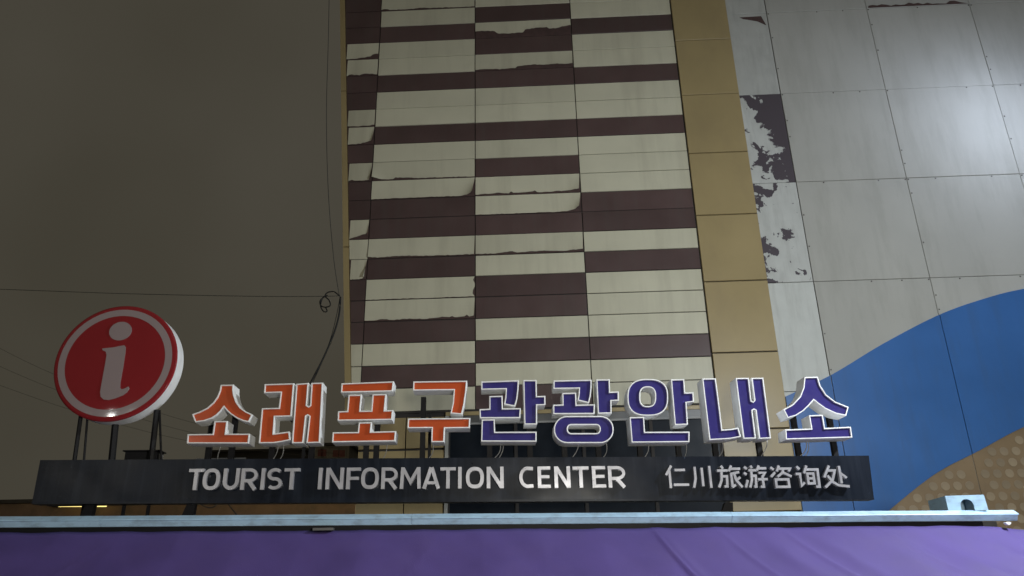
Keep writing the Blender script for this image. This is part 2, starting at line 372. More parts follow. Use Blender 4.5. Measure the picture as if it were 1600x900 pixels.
# white wall right of the tower
zw = [TOPZ, 15.79, 13.645, 11.485, 9.335, 7.148, 5.0, 2.8, 0.6, 0.0]
xw = [XY1, XA, XB, XCc, XD, XE]
for i in range(5):
    for j in range(len(zw) - 1):
        mm = M['white']
        if i == 0: mm = {2: M['chipC'], 3: M['chipA'], 4: M['chipB']}.get(j, M['white'])
        if i == 0 and j in (0, 1): mm = M['chipC']
        if i == 0 and j > 4: mm = M['palestrip']
        g_ = 0.011 if i == 0 else 0.006
        p = MB().cbox(xw[i] + (0.002 if i == 0 else 0.006), xw[i + 1] - g_, 0.004 + random.uniform(-.003, .003), 0.028, zw[j + 1] + 0.006, zw[j] - 0.006, 0.004).build('wall_panel', mm, bld)
        if i > 0 and j in (1, 2, 3, 4, 5) and i < 4:      # rivets along the seams
            s = MB()
            for q in random.sample(range(5), 3):
                xx = xw[i] + (xw[i + 1] - xw[i]) * (q + .0) / 4 + random.uniform(-.02, .02)
                xx = min(max(xx, xw[i] + .03), xw[i + 1] - .03)
                for zz_ in (zw[j] - 0.035,): s.box(xx - .012, xx + .012, -0.004, 0.004, zz_ - .012, zz_ + .012)
            for q in random.sample(range(1, 6), 2):
                zz_ = zw[j] + (zw[j + 1] - zw[j]) * (q + random.uniform(-.3, .3)) / 6; s.box(xw[i] + .022, xw[i] + .046, -0.004, 0.004, zz_ - .012, zz_ + .012)
            s.build('rivets', M['screw'], p)
# a torn strip of film along a joint near the top of the wall
st = MB()
prof = [(7.545 + .05 + 0.1 * i, 13.66 + random.uniform(-.03, .05) + .05) for i in range(22)]
st.prism(ccw([(7.58, 13.66)] + [(9.78, 13.66)] + list(reversed(prof))), 0.0, 0.003)
st.build('flaked_patch', M['substrate'], bld)
st = MB(); st.prism(ccw([(4.72, 13.55), (5.2, 13.56), (5.28, 13.3), (5.1, 13.42), (4.8, 13.5)]), -0.001, 0.002); st.build('flaked_patch', M['substrate'], bld)
# blue wave: a sheet cut by two curves, in three panels
def curve(pts, k=10):
    out = []
    P = [pts[0]] + list(pts) + [pts[-1]]
    for i in range(1, len(P) - 2):
        for s in range(k):
            t = s / k; a, b_, c, d = [Vector(q) for q in P[i-1:i+3]]
            out.append(tuple(0.5 * ((2*b_) + (c - a) * t + (2*a - 5*b_ + 4*c - d) * t*t + (3*b_ - a - 3*c + d) * t**3)))
    out.append(tuple(pts[-1])); return out
DYB = -0.03
topc = [TOW.uz(x, y, DYB) for x, y in [(1222, 622), (1300, 585), (1380, 537), (1467, 492), (1540, 466), (1600, 451), (1700, 434), (1830, 424)]]
botc = [TOW.uz(x, y, DYB) for x, y in [(1330, 850), (1392, 795), (1462, 740), (1530, 704), (1600, 667), (1700, 628), (1830, 590)]]
tc_, bc_ = curve(topc), curve(botc)
def yat(cv, x):
    for (a, va), (b_, vb) in zip(cv, cv[1:]):
        if a <= x <= b_: return va + (vb - va) * (x - a) / (b_ - a)
    return cv[0][1] - (cv[0][0] - x) * 0.9 if x < cv[0][0] else cv[-1][1]
xs0 = XY1 + 0.0
for a, b_ in ((xs0, XA), (XA, XB), (XB, XCc), (XCc, XD)):
    n = 24; xs = [a + 0.008 + (b_ - a - 0.016) * i / n for i in range(n + 1)]
    top = [(x, yat(tc_, x)) for x in xs]; bot = [(x, max(0.0, yat(bc_, x) if x > bc_[0][0] else 0.0)) for x in xs]
    MB().prism(bot + top[::-1], DYB, 0.003).build('blue_panel', M['blue'], bld)
# ochre dotted panels under the wave
DYO = -0.012
for a, b_ in ((bc_[0][0], XB), (XB, XCc), (XCc, XD)):
    n = 24; xs = [a + 0.006 + (b_ - a - 0.012) * i / n for i in range(n + 1)]
    top = [(x, yat(bc_, x) - 0.004) for x in xs]
    pan = MB().prism([(xs[0], 0.0), (xs[-1], 0.0)] + top[::-1], DYO, 0.003).build('dotted_panel', M['orange_wall'], bld)
    pitch, rd = 0.207, 0.073
    dm = None
    j = 0; z = 0.4
    while z < 6:
        x = 5.0 + (pitch / 2 if j % 2 else 0)
        while x < XD:
            if a + rd + .01 < x < b_ - rd - .01 and z + rd * 1.05 < min(yat(bc_, x - rd), yat(bc_, x + rd)) and z > 2.2 and x < XCc + 1.2:
                if dm is None:
                    q = MB(); q.prism([(rd * math.cos(t), rd * math.sin(t)) for t in [2*math.pi*k/20 for k in range(20)]], -0.006, 0.0); dm = q.mesh('dot')
                o = link('dot', dm, M['dot'], pan); o.location = (x, DYO, z)
            x += pitch
        z += 0.19; j += 1

# ------------------------------------------------------------------ kiosk under the sign
KD = -0.2                                             # the roof trim stands 0.2 m in front of the letters
kio = empty('information_kiosk', SIGN.pos(0, 0, KD), -SIGN.a)
tag(kio, 'low information kiosk with pale blue metal roof edge under the sign', 'kiosk')
rl = SIGN.uz(-300, 808, KD); rr = SIGN.uz(1590, 796, KD)
def railz(x): return rl[1] + (rr[1] - rl[1]) * (x - rl[0]) / (rr[0] - rl[0])
x0, x1 = rl[0], rr[0]
MB().box(x0 + .2, x1 - .25, 0.35, 2.7, 0.0, 2.14).build('wall', M['kiosk'], kio)
MB().box(x0 + .1, x1 - .15, 0.1, 2.8, 2.145, 2.19).build('roof', M['greymetal'], kio)
pr = [(0.055, 0.0), (0.0, -0.034), (-0.004, -0.042), (0.012, -0.046), (0.036, -0.09), (0.06, -0.091), (0.06, 0.0)]   # y, z
segs = [x0, -3.2, -0.6, 2.15, x1]
for a, b_ in zip(segs, segs[1:]):
    vs = []; n = len(pr)
    K = 7
    for q in range(K):
        x = a + 0.0015 + (b_ - a - 0.003) * q / (K - 1)
        for y, z in pr: vs.append((x, y + random.uniform(-.0015, .0015), railz(x) + z + random.uniform(-.001, .001)))
    fs = [tuple(range(n)), tuple(range(K*n - 1, (K-1)*n - 1, -1))]
    for q in range(K - 1):
        for k in range(n):
            k2 = (k + 1) % n; fs.append((q*n + k, (q+1)*n + k, (q+1)*n + k2, q*n + k2))
    MB().add(vs, fs).build('roof_trim', M['rail'], kio)
vs = [(x, y, railz(x) + z) for x in (x0 + .02, x1 - .3) for y, z in ((0.062, -0.3), (0.088, -0.3), (0.088, -0.0915), (0.062, -0.0915))]
MB().add(vs, [(0, 1, 2, 3), (7, 6, 5, 4), (0, 4, 5, 1), (1, 5, 6, 2), (2, 6, 7, 3), (3, 7, 4, 0)]).build('shade_fascia', M['post'], kio)  # black strip: shade of the gap under the trim put into its colour
c = MB()
c.box(-1.42, -1.25, -0.03, 0.03, railz(-1.3) - 0.135, railz(-1.3) - 0.115); c.build('clip', M['greymetal'], kio)

# ------------------------------------------------------------------ awning
awn = empty('awning', SIGN.pos(0, 0, KD), -SIGN.a)
tag(awn, 'violet canvas awning sloping down below the kiosk roof edge', 'awning')
NX, NV = 640, 40
ax0, ax1 = x0 - 0.2, SIGN.uz(1760, 818, KD)[0]; XDROP = SIGN.uz(1535, 818, KD)[0]
vs = []; fs = []
def fold(x, v):
    h = 0.0
    for xc, sl, wd, am in ((1.45, .75, .016, .02), (1.5, .78, .06, .016), (-.35, -1.1, .012, .006), (-3.0, -1.3, .012, .006), (4.45, 1.9, .05, .016), (2.0, 1.2, .03, .01), (2.55, 1.4, .03, .012), (3.4, 1.65, .035, .014), (2.3, 1.3, .10, .018), (2.75, 1.5, .09, .02), (3.2, 1.6, .12, .02), (3.65, 1.7, .1, .022), (4.1, 1.8, .1, .018), (0.2, -.4, .2, .012), (-.9, -.9, .2, .012), (-2.4, -1.6, .25, .012), (-3.6, -2., .2, .01)):
        d = (x - xc - sl * v * (0.55 + 0.45 * v)) / wd
        h += am * math.exp(-d * d) * min(1, v * 3 + .15)
    h += 0.0 + 0.010 * (noise.noise((x * 1.7, v * 2.5, 3.0))) + 0.004 * noise.noise((x * 5 - v * 6, v * 3, 9.0))
    return h
for j in range(NV + 1):
    v = j / NV
    for i in range(NX + 1):
        f = i / NX
        x = ax0 + (ax1 + 0.5 * v - ax0) * f
        y = 0.02 - 1.5 * v
        z = railz(x) - 0.13 - max(0, x - XDROP) * 0.1 - 0.006 * abs(math.sin(x * 6.3)) - 1.02 * v - 0.05 * math.sin(math.pi * v) 
        h = fold(x, v)
        vs.append((x, y - h * 0.55, z + h * 0.8))
for j in range(NV):
    for i in range(NX):
        a = j * (NX + 1) + i; fs.append((a, a + NX + 1, a + NX + 2, a + 1))
fab = MB().add(vs, fs).build('fabric', M['purple'], awn, True)
sm = fab.modifiers.new('thick', 'SOLIDIFY'); sm.thickness = 0.004; sm.offset = -1
MB().tube([(ax0, 0.06, railz(ax0) - 0.16), (ax1, 0.06, railz(ax1) - 0.19)], 0.025).build('roller', M['greymetal'], awn)
MB().tube([(ax0, -1.47, railz(ax0) - 1.19), (ax1 + .48, -1.47, railz(ax1) - 1.19)], 0.02).build('front_bar', M['greymetal'], awn)

# pale box with an arched opening, on the end of the roof edge
bxz = SIGN.uz(1513, 797, KD + .05)
box = empty('cable_box', SIGN.pos(bxz[0], bxz[1] - 0.006, KD + .05), -SIGN.a - rad(10))
tag(box, 'small pale blue metal box with arched opening on the roof edge', 'box')
W, Hh, Dd, aw, ah = 0.165, 0.128, 0.42, 0.055, 0.1
arch = [(aw * math.cos(t), ah - aw + aw * math.sin(t)) for t in [math.pi * k / 12 for k in range(13)]]
fr = MB()
outer = [(-W, 0), (-aw, 0)] + [(-aw, ah - aw)] + list(reversed(arch))[1:-1] + [(aw, ah - aw), (aw, 0), (W, 0), (W - .008, Hh), (-W, Hh)]
fr.prism(outer, 0.0, 0.006); fr.build('front_plate', M['rail'], box)
sh = MB(); sh.box(-W, -W + .005, 0.0065, Dd, 0, Hh); sh.box(W - .013, W - .008, 0.0065, Dd, 0, Hh); sh.box(-W, W - .008, 0.0065, Dd, Hh + .0005, Hh + .005); sh.box(-W, W - .008, Dd + .001, Dd + .006, 0, Hh)
sh.build('shell', M['rail'], box)
kn = tag(MB().prism([(0.022 * math.cos(t) * (1 + .3 * math.sin(3*t)), 0.014 * math.sin(t)) for t in [2*math.pi*k/10 for k in range(10)]], -0.02, 0.02).build('end_cap', M['ltwhite']),
         'small white end cap at the corner of the violet awning', 'cap')
kn.location = SIGN.pos(*SIGN.uz(1574, 818, KD - .02), KD - .02)

# ------------------------------------------------------------------ sign board with steel letters
corners = [SIGN.uz(*p) for p in ((47, 785), (1368, 778), (1360, 711), (60, 718))]
bz = 2.2
brd = empty('sign_board', SIGN.pos(0, bz), -SIGN.a)
tag(brd, 'long black sign board with steel lettering TOURIST INFORMATION CENTER', 'sign board')
def L(p): return (p[0], p[1] - bz)
(BL, BR, TR, TL) = [L(p) for p in corners]
# front sheet in slightly buckled grid
n = 60; vs = []; fs = []; nb = 6
for j in range(nb + 1):
    for i in range(n + 1):
        f = i / n; gg = j / nb
        x = (BL[0] * (1 - f) + BR[0] * f) * (1 - gg) + (TL[0] * (1 - f) + TR[0] * f) * gg
        z = (BL[1] * (1 - f) + BR[1] * f) * (1 - gg) + (TL[1] * (1 - f) + TR[1] * f) * gg
        e = 0.003 * math.sin(f * 37) * math.sin(gg * 3.1) + (0.002 * math.sin(f * 91 + gg * 5))
        if j in (0, nb) or i in (0, n): e = 0
        vs.append((x, 0.03 + e, z))
for j in range(nb):
    for i in range(n):
        a = j * (n + 1) + i; fs.append((a, a + 1, a + n + 2, a + n + 1))
MB().add(vs, fs).build('face_sheet', M['board'], brd, True)
fb = MB(); e = 0.0015
fb.prism([(BL[0] + e, BL[1] + e), (BR[0] - e, BR[1] + e), (TR[0] - e, TR[1] - e), (TL[0] + e, TL[1] - e)], 0.034, 0.15)
fb.build('frame_box', M['board'], brd)
# lip along the lower edge
lp = MB(); lp.add([(BL[0], .026, BL[1] - .012), (BR[0], .026, BR[1] - .012), (BR[0], .026, BR[1] + .006), (BL[0], .026, BL[1] + .006),
                   (BL[0], .15, BL[1] - .012), (BR[0], .15, BR[1] - .012), (BR[0], .15, BR[1] - .002), (BL[0], .15, BL[1] - .002)],
                  [(0, 1, 2, 3), (1, 0, 4, 5), (2, 6, 7, 3), (0, 3, 7, 4), (1, 5, 6, 2), (4, 7, 6, 5)])
lp.build('lower_lip', M['board'], brd)
for px in (130, 290, 1142):                 # feet
    u, z = SIGN.uz(px, 785)
    MB().add([(u - .12, .1, -.02), (u + .03, .1, -.02), (u + .05, .1, z - bz + .01), (u - .02, .1, z - bz + .01),
              (u - .12, .16, -.02), (u + .03, .16, -.02), (u + .05, .16, z - bz + .01), (u - .02, .16, z - bz + .01)],
             [(0, 1, 2, 3), (7, 6, 5, 4), (0, 4, 5, 1), (1, 5, 6, 2), (2, 6, 7, 3), (3, 7, 4, 0)]).build('foot', M['post'], brd)

def arc(cx, cy, rx, ry, a0, a1, k=14): return [(cx + rx * math.cos(rad(a0 + (a1 - a0) * i / k)), cy + ry * math.sin(rad(a0 + (a1 - a0) * i / k))) for i in range(k + 1)]
T_ = 0.168
def rr_ring(w, t):
    a, b_ = w / 2 - t / 2, 0.5 - t / 2
    return [(w / 2 + a * math.copysign(abs(math.cos(q)) ** .8, math.cos(q)), 0.5 + b_ * math.copysign(abs(math.sin(q)) ** .8, math.sin(q))) for q in [2 * math.pi * k / 40 for k in range(40)]]
def latin(ch, w):
    t = T_; h = t / 2
    if ch == 'T': return [([(0, 1 - h), (w, 1 - h)], t * .88, 0), ([(w / 2, 1 - t * .9), (w / 2, 0)], t, 0)]
    if ch == 'I': return [([(w / 2, 1), (w / 2, 0)], t, 0)]
    if ch == 'O': return [(rr_ring(w, t), t, 1)]
    if ch == 'U': return [([(h, 1), (h, .42)] + arc(w / 2, .40, w / 2 - h, .40 - h, 180, 360, 16)[1:-1] + [(w - h, .42), (w - h, 1)], t, 0)]
    if ch == 'R': return [([(h, 0), (h, 1)], t, 0), ([(h, 1 - h * .9), (w * .5, 1 - h * .9)] + arc(w * .5, (1.42 - h * .9) / 2, w * .5 - h * 1.1, (.58 - h * .9) / 2, 90, -90, 12)[1:-1] + [(w * .5, .42), (h, .42)], t * .88, 0),
                          ([(w * .45, .44), (w - h * 1.05, 0)], t * 1.02, 0)]
    if ch == 'S':
        rx, k = w / 2 - h * .95, .265 - h * .6
        return [(arc(w * .5, .735 - h * .3, rx * 1.05, k, 38, 255, 16) + arc(w * .5, .265 + h * .3, rx * 1.05, k, 75, -142, 16), t * .9, 0)]
    if ch == 'N': return [([(h, 0), (h, 1)], t, 0), ([(w - h, 0), (w - h, 1)], t, 0), ([(h * 1.2, .97), (w - h * 1.2, .03)], t * 1.0, 0)]
    if ch == 'F': return [([(h, 0), (h, 1)], t, 0), ([(h, 1 - h * .88), (w, 1 - h * .88)], t * .88, 0), ([(h, .5), (w * .9, .5)], t * .85, 0)]
    if ch == 'E': return [([(h, 0), (h, 1)], t, 0), ([(h, 1 - h * .88), (w, 1 - h * .88)], t * .88, 0), ([(h, .52), (w * .92, .52)], t * .82, 0), ([(h, h * .88), (w, h * .88)], t * .88, 0)]
    if ch == 'M': return [([(h * 1.0, 0), (h * 1.5, 1)], t * .95, 0), ([(w - h * 1.0, 0), (w - h * 1.5, 1)], t * .95, 0), ([(h * 1.6, .97), (w / 2, .32), (w - h * 1.6, .97)], t * .9, 0)]
    if ch == 'A': return [([(h, 0), (w / 2 - h * .2, .99)], t, 0), ([(w - h, 0), (w / 2 + h * .2, .99)], t, 0), ([(w * .25, .27), (w * .75, .27)], t * .8, 0)]
    if ch == 'C': return [([(w, .9)] + [(w * .8, .91)] + arc(w * .62, .5, w * .62 - h, .5 - h * .9, 95, 265, 18) + [(w * .8, .09), (w, .1)], t * .92, 0)]
def base_y(px): return 766 - 4.2 * (px - 296) / (977 - 296)
LET = [('T',294.5,318),('O',317.5,344),('U',349,374),('R',377,403),('I',406,416),('S',418,441),('T',444,468),
       ('I',496,505),('N',509.5,537),('F',541.5,563),('O',564.5,592),('R',596,622),('M',625,658),('A',660,688),('T',688,712),('I',714.5,722.5),('O',728,756),('N',760.5,787),
       ('C',811,833),('E',840,860),('N',866,891),('T',895,920),('E',925,946),('R',950,977.5)]
HP = 33.5
for ch, xa, xb in LET:
    mid_y = base_y((xa + xb) / 2) - HP / 2
    ua = SIGN.uz(xa, mid_y)[0]; ub = SIGN.uz(xb, mid_y)[0]
    zb_ = SIGN.uz((xa + xb) / 2, base_y((xa + xb) / 2))[1]; zt2 = SIGN.uz((xa + xb) / 2, base_y((xa + xb) / 2) - HP)[1]
    hh = zt2 - zb_; s = MB()
    for q, (pts, w, cl) in enumerate(latin(ch, (ub - ua) / hh)):
        stroke_solid(s, pts, w, -0.012 - 0.0006 * q, 0.024, lambda x, y: (ua + x * hh, zb_ - bz + y * hh), bool(cl))
    s.build('letter_' + ch.lower(), M['steel'], brd)
HAN = {
 'ren': (1039, 1075, [[(.3,1),(.04,.58)], [(.2,.78),(.2,0)], [(.42,.8),(.88,.8)], [(.34,.14),(1,.14)]]),
 'chuan': (1081, 1113, [[(.16,.95),(.16,.42),(.04,.02)], [(.5,.9),(.5,.08)], [(.88,.98),(.88,0)]]),
 'lv': (1120, 1158, [[(.2,1),(.27,.86)], [(.02,.78),(.46,.78)], [(.2,.78),(.17,.36),(.03,.03)], [(.2,.52),(.4,.52),(.37,.07),(.25,.07)], [(.62,1),(.5,.74)], [(.56,.85),(.98,.85)], [(.92,.7),(.55,.62)], [(.58,.64),(.58,.03)], [(.56,.03),(.72,.13)], [(.7,.64),(.76,.35),(.98,.02)], [(.94,.47),(.76,.33)]]),
 'you': (1162, 1198, [[(.05,.96),(.16,.85)], [(.01,.69),(.12,.6)], [(.02,.03),(.14,.36)], [(.33,1),(.38,.88)], [(.22,.79),(.55,.79)], [(.34,.79),(.32,.36),(.2,.02)], [(.34,.54),(.5,.54),(.47,.06),(.38,.06)], [(.69,1),(.58,.77)], [(.64,.87),(1,.87)], [(.63,.67),(.92,.67),(.79,.5),(.79,.05),(.66,.05)], [(.58,.38),(1,.38)]]),
 'zi': (1203, 1237, [[(.06,.93),(.2,.82)], [(.03,.5),(.24,.7)], [(.46,1),(.32,.74)], [(.42,.86),(.95,.86),(.87,.74)], [(.62,.82),(.57,.67),(.32,.5)], [(.62,.68),(.97,.5)], [(.22,.38),(.8,.38),(.8,.05),(.22,.05),None]]),
 'xun': (1243, 1279, [[(.08,.97),(.2,.84)], [(.0,.63),(.19,.63),(.19,.1),(.34,.25)], [(.52,1),(.37,.66)], [(.48,.82),(.97,.82),(.95,.05),(.8,.05)], [(.5,.64),(.76,.64),(.76,.2),(.5,.2),None], [(.5,.42),(.76,.42)]]),
 'chu': (1285.5, 1324, [[(.3,1),(.04,.48)], [(.22,.78),(.5,.78),(.36,.36),(.02,.03)], [(.18,.56),(.34,.28),(.56,.12),(1,.06)], [(.7,.98),(.7,.2)], [(.71,.66),(.94,.44)]]),
}
for nm, (xa, xb, st_) in HAN.items():
    ua = SIGN.uz(xa, 745)[0]; ub = SIGN.uz(xb, 745)[0]; zb_ = SIGN.uz(xa, 763)[1]; zt2 = SIGN.uz(xa, 728)[1]
    w = ub - ua; h = zt2 - zb_; s = MB()
    for q, pts in enumerate(st_):
        cl = pts[-1] is None
        if cl: pts = pts[:-1]
        stroke_solid(s, [(x * w, y * h) for x, y in pts], 0.0215, -0.014 - 0.0006 * q, 0.024, lambda x, y: (ua + x, zb_ - bz + y), cl)
    s.build('character_' + nm, M['steel'], brd)

# ------------------------------------------------------------------ channel letters
DEP = 0.19
def superell(x0, x1, y0, y1, n, k=56):
    cx, cy, a, b_ = (x0+x1)/2, (y0+y1)/2, (x1-x0)/2, (y1-y0)/2
    return [(cx + a * math.copysign(abs(math.cos(t)) ** (2/n), math.cos(t)), cy + b_ * math.copysign(abs(math.sin(t)) ** (2/n), math.sin(t))) for t in [2*math.pi*i/k for i in range(k)]]
def stadium(x0, x1, y0, y1, r, k=14):
    out = []
    for cx, cy, a in ((x1-r, y1-r, 0), (x0+r, y1-r, 90), (x0+r, y0+r, 180), (x1-r, y0+r, 270)): out += arc(cx, cy, r, r, a, a+90, k-1)
    return out
def dense(poly, idx):
    return poly
def channel_piece(parent, poly, hole, face_mat, org, zoff):
    """poly, hole in sign-plane (u,z), relative to the letter's empty"""
    P = ccw(poly); hol = None
    if hole: hol = ccw(hole)
    loops = []
    def ringset(Q, sgn):
        return [Q, inset(Q, sgn * 0.003), inset(Q, sgn * 0.0105), inset(Q, sgn * 0.0115)]
    b = MB()
    def rim(Q, sgn):
        n = len(Q); R = ringset(Q, sgn); Y = [0.004, 0.0, 0.0, 0.016]
        vs = [(x, DEP, z) for x, z in Q] + [(x, Y[0], z) for x, z in R[0]]
        for k in (1, 2, 3): vs += [(x, Y[k], z) for x, z in R[k]]
        fs = []
        for k in range(4):
            for i in range(n):
                j = (i + 1) % n
                q = (k*n + i, k*n + j, (k+1)*n + j, (k+1)*n + i)
                fs.append(q if sgn > 0 else q[::-1])
        b.add(vs, fs); return R[3]
    inn = rim(P, 1); back = MB()
    if not hol:
        n = len(P); b.add([(x, DEP, z) for x, z in P], [tuple(range(n - 1, -1, -1))])
        f = MB().add([(x, 0.014, z) for x, z in inn], [tuple(range(len(inn)))])
    else:
        hin = rim(hol, -1); n = len(P)
        b.add([(x, DEP, z) for x, z in P] + [(x, DEP, z) for x, z in hol], [(i, n + i, n + (i+1) % n, (i+1) % n) for i in range(n)])
        f = MB().add([(x, 0.014, z) for x, z in inn] + [(x, 0.014, z) for x, z in hin], [(i, (i+1) % n, n + (i+1) % n, n + i) for i in range(n)])
    body = b.build('letter_return', M['ltwhite'], parent)
    f.build('letter_face', face_mat, body)
    return body

S8 = 982 / 120.0
def Z(ox, oy, s): return lambda p: (ox + p[0] / s, oy + p[1] / s)
SYL = [
 ('so', 'orange', 'orange Korean letter with a peaked top, between the round red sign and the next letter', Z(290, 590, S8), [
   ([(447,90),(612,88),(609,150),(620,225),(650,310),(700,380),(770,430),(856,472),(808,570),(735,556),(650,520),(570,465),(520,420),(488,380),(450,430),(400,480),(330,525),(230,558),(118,572),(78,467),(170,435),(270,385),(350,315),(402,240),(432,165)], None),
   ([(22,722),(342,718),(365,555),(535,553),(514,716),(820,716),(805,843),(12,842)], None)], (326, 362)),
 ('rae', 'orange', 'orange Korean letter with two tall slotted uprights at its right', Z(400, 590, S8), [
   ([(108,82),(486,71),(452,497),(240,502),(226,714),(426,686),(441,797),(330,822),(230,838),(32,840),(72,390),(288,384),(312,192),(100,198)], None),
   ([(512,78),(672,66),(650,352),(668,364),(688,352),(706,66),(855,62),(815,834),(640,838),(678,495),(660,483),(640,495),(603,838),(455,840)], None)], (425, 475, 487)),
 ('po', 'orange', 'orange Korean letter of three stacked bars with short uprights between', Z(515, 590, S8), [
   ([(150,72),(822,46),(806,176),(142,192)], None),
   ([(105,430),(222,425),(240,218),(412,216),(392,422),(530,420),(546,212),(724,208),(706,418),(813,412),(798,540),(100,552)], None),
   ([(38,698),(358,694),(372,572),(540,568),(528,690),(850,682),(838,815),(28,828)], None)], (572, 588)),
 ('gu', 'orange', 'orange Korean letter, a hooked bar above a T shape, next to the violet letters', Z(630, 590, S8), [
   ([(128,48),(818,38),(806,180),(784,330),(752,472),(602,458),(632,320),(645,160),(124,166)], None),
   ([(60,522),(858,514),(850,645),(534,648),(524,825),(356,825),(362,645),(52,648)], None)], (660, 671)),
 ('gwan', 'blue', 'violet Korean letter with a square L shape at its base', Z(740, 590, S8), [
   ([(97,48),(578,32),(574,150),(558,280),(530,372),(388,342),(405,250),(410,148),(97,155)], None),
   ([(75,402),(200,396),(200,234),(370,230),(375,392),(605,388),(598,518),(78,520)], None),
   ([(635,30),(805,28),(810,235),(918,232),(918,352),(812,355),(812,600),(648,600)], None),
   ([(103,535),(270,532),(276,692),(805,690),(805,820),(95,818)], None)], (765, 828)),
 ('gwang', 'blue', 'violet Korean letter with a wide oval ring at its base', Z(855, 590, S8), [
   ([(80,35),(568,25),(568,130),(556,240),(535,328),(388,292),(402,210),(405,140),(80,145)], None),
   ([(75,345),(195,342),(192,195),(370,190),(375,345),(612,340),(605,465),(78,468)], None),
   ([(628,22),(800,20),(805,180),(915,175),(918,295),(822,300),(825,458),(648,462)], None),
   (stadium(85, 850, 488, 838, 170), stadium(265, 670, 607, 708, 44))], (882, 935)),
 ('an', 'blue', 'violet Korean letter with a tall round ring at its upper left', Z(970, 590, S8), [
   (superell(85, 607, 15, 488, 2.6), superell(250, 438, 125, 362, 2.7)),
   ([(640,22),(812,18),(825,190),(930,188),(938,310),(842,322),(860,602),(690,608)], None),
   ([(112,505),(298,500),(310,692),(880,690),(880,825),(138,832)], None)], (1000, 1060)),
 ('nae', 'blue', 'violet Korean letter of a tall L and two slotted uprights', Z(1085, 585, 6.4), [
   ([(78,40),(215,38),(250,300),(280,550),(380,542),(440,530),(468,625),(360,645),(150,658)], None),
   ([(412,35),(545,33),(572,262),(588,270),(600,258),(570,33),(690,32),(768,640),(648,645),(612,360),(596,352),(582,362),(617,642),(490,645)], None)], (1117, 1186)),
 ('so', 'blue', 'violet Korean letter with a peaked top, in front of the blue wave', Z(1085, 585, 6.4), [
   ([(1100,25),(1235,22),(1262,110),(1320,200),(1410,270),(1545,325),(1520,415),(1420,395),(1310,345),(1240,295),(1195,258),(1150,310),(1090,368),(1020,412),(935,438),(888,350),(980,300),(1055,220),(1090,130)], None),
   ([(908,550),(1168,540),(1145,408),(1285,402),(1308,535),(1566,522),(1582,632),(915,652)], None)], (1246, 1303)),
]
for nm, colr, lab, zf, pieces, posts in SYL:
    allp = [zf(p) for po, _ in pieces for p in po]
    cx = sum(p[0] for p in allp) / len(allp); by = max(p[1] for p in allp)
    u0_, z0_ = SIGN.uz(cx, by)
    e = empty('channel_letter_' + nm, SIGN.pos(u0_, z0_ - 0.3), -SIGN.a); zo = z0_ - 0.3
    tag(e, lab, 'sign letter')
    fm = M['orangeface'] if colr == 'orange' else M['blueface']
    def W2(p): q = SIGN.uz(*zf(p)); return (q[0] - u0_, q[1] - zo)
    for po, ho in pieces:
        channel_piece(e, [W2(p) for p in po], [W2(p) for p in ho] if ho else None, fm, (u0_, zo), 0)
    for px in posts:
        uu, zz_ = SIGN.uz(px, by - 4, DEP)
        top = SIGN.uz(px, 612)[1] if px == 660 else SIGN.uz(px, 640)[1]
        hw = 0.024 if px != 671 and px != 475 else 0.014
        MB().box(uu - u0_ - hw, uu - u0_ + hw, DEP + 0.012, DEP + 0.012 + 2 * hw, 2.5 - zo, top - zo).build('post', M['post'], e)
    for k in range(random.choice((1, 2))):               # loose feed wires hanging under the letter
        px = random.choice(posts) + random.uniform(8, 22); uu, zz_ = SIGN.uz(px, by, DEP * .6)
        uu -= u0_; zz_ -= zo
        pts = [(uu, DEP * .7, zz_), (uu + .01, DEP * .75, zz_ - .06), (uu - random.uniform(-.03, .05), DEP, zz_ - .1), (uu - random.uniform(.02, .1), DEP + .02, zz_ - .15)]
        c3 = [Vector(p) for p in pts]; sm_ = []
        for i in range(13):
            t = i / 12; sm_.append(c3[0]*(1-t)**3 + c3[1]*3*t*(1-t)**2 + c3[2]*3*t*t*(1-t) + c3[3]*t**3)
        MB().tube(sm_, 0.004, 6).build('feed_wire', M['wcable'], e, True)

# cross bar carrying the letter posts
# ------------------------------------------------------------------ round information sign
dc = (-3.392, 3.738); RD = 0.555
dz = 2.6
disc = empty('round_sign', SIGN.pos(dc[0], dz), -SIGN.a)
tag(disc, 'round red information sign with white letter i on posts above the board', 'sign')
n = 96; b = MB()
prof = [(RD, 0.17), (RD, 0.012), (RD - 0.006, 0.002), (RD - 0.014, 0.0)]
vs = []; fs = []
for rr_, yy in prof:
    for k in range(n):
        t = 2 * math.pi * k / n; vs.append((rr_ * math.cos(t), yy, dc[1] - dz + rr_ * math.sin(t)))
for q in range(1):
    for k in range(n): fs.append((q*n+k, q*n+(k+1) % n, (q+1)*n+(k+1) % n, (q+1)*n+k))
fs.append(tuple(range(n - 1, -1, -1)))
b.add(vs[:2*n], fs); b.build('rim', M['ltwhite'], disc, False)
b = MB(); vs2 = []; fs2 = []
prof = [(RD + .001, 0.014), (RD + .001, 0.008), (RD - 0.006, -0.001), (RD - 0.02, -0.004)] + [(RD * f, -0.004 - 0.012 * (1 - f * f)) for f in (.9, .7, .5, .3, .1)]
for rr_, yy in prof:
    for k in range(n):
        t = 2 * math.pi * k / n; vs2.append((rr_ * math.cos(t), yy, dc[1] - dz + rr_ * math.sin(t)))
for q in range(len(prof) - 1):
    for k in range(n): fs2.append((q*n+k, q*n+(k+1) % n, (q+1)*n+(k+1) % n, (q+1)*n+k))
fs2.append(tuple(range((len(prof)-1)*n, len(prof)*n)))
face = b.add(vs2, fs2).build('red_face', M['red'], disc, True)
def bulge(x, z): f = math.hypot(x, z) / RD; return -0.004 - 0.012 * max(0, (1 - f * f)) - 0.0015
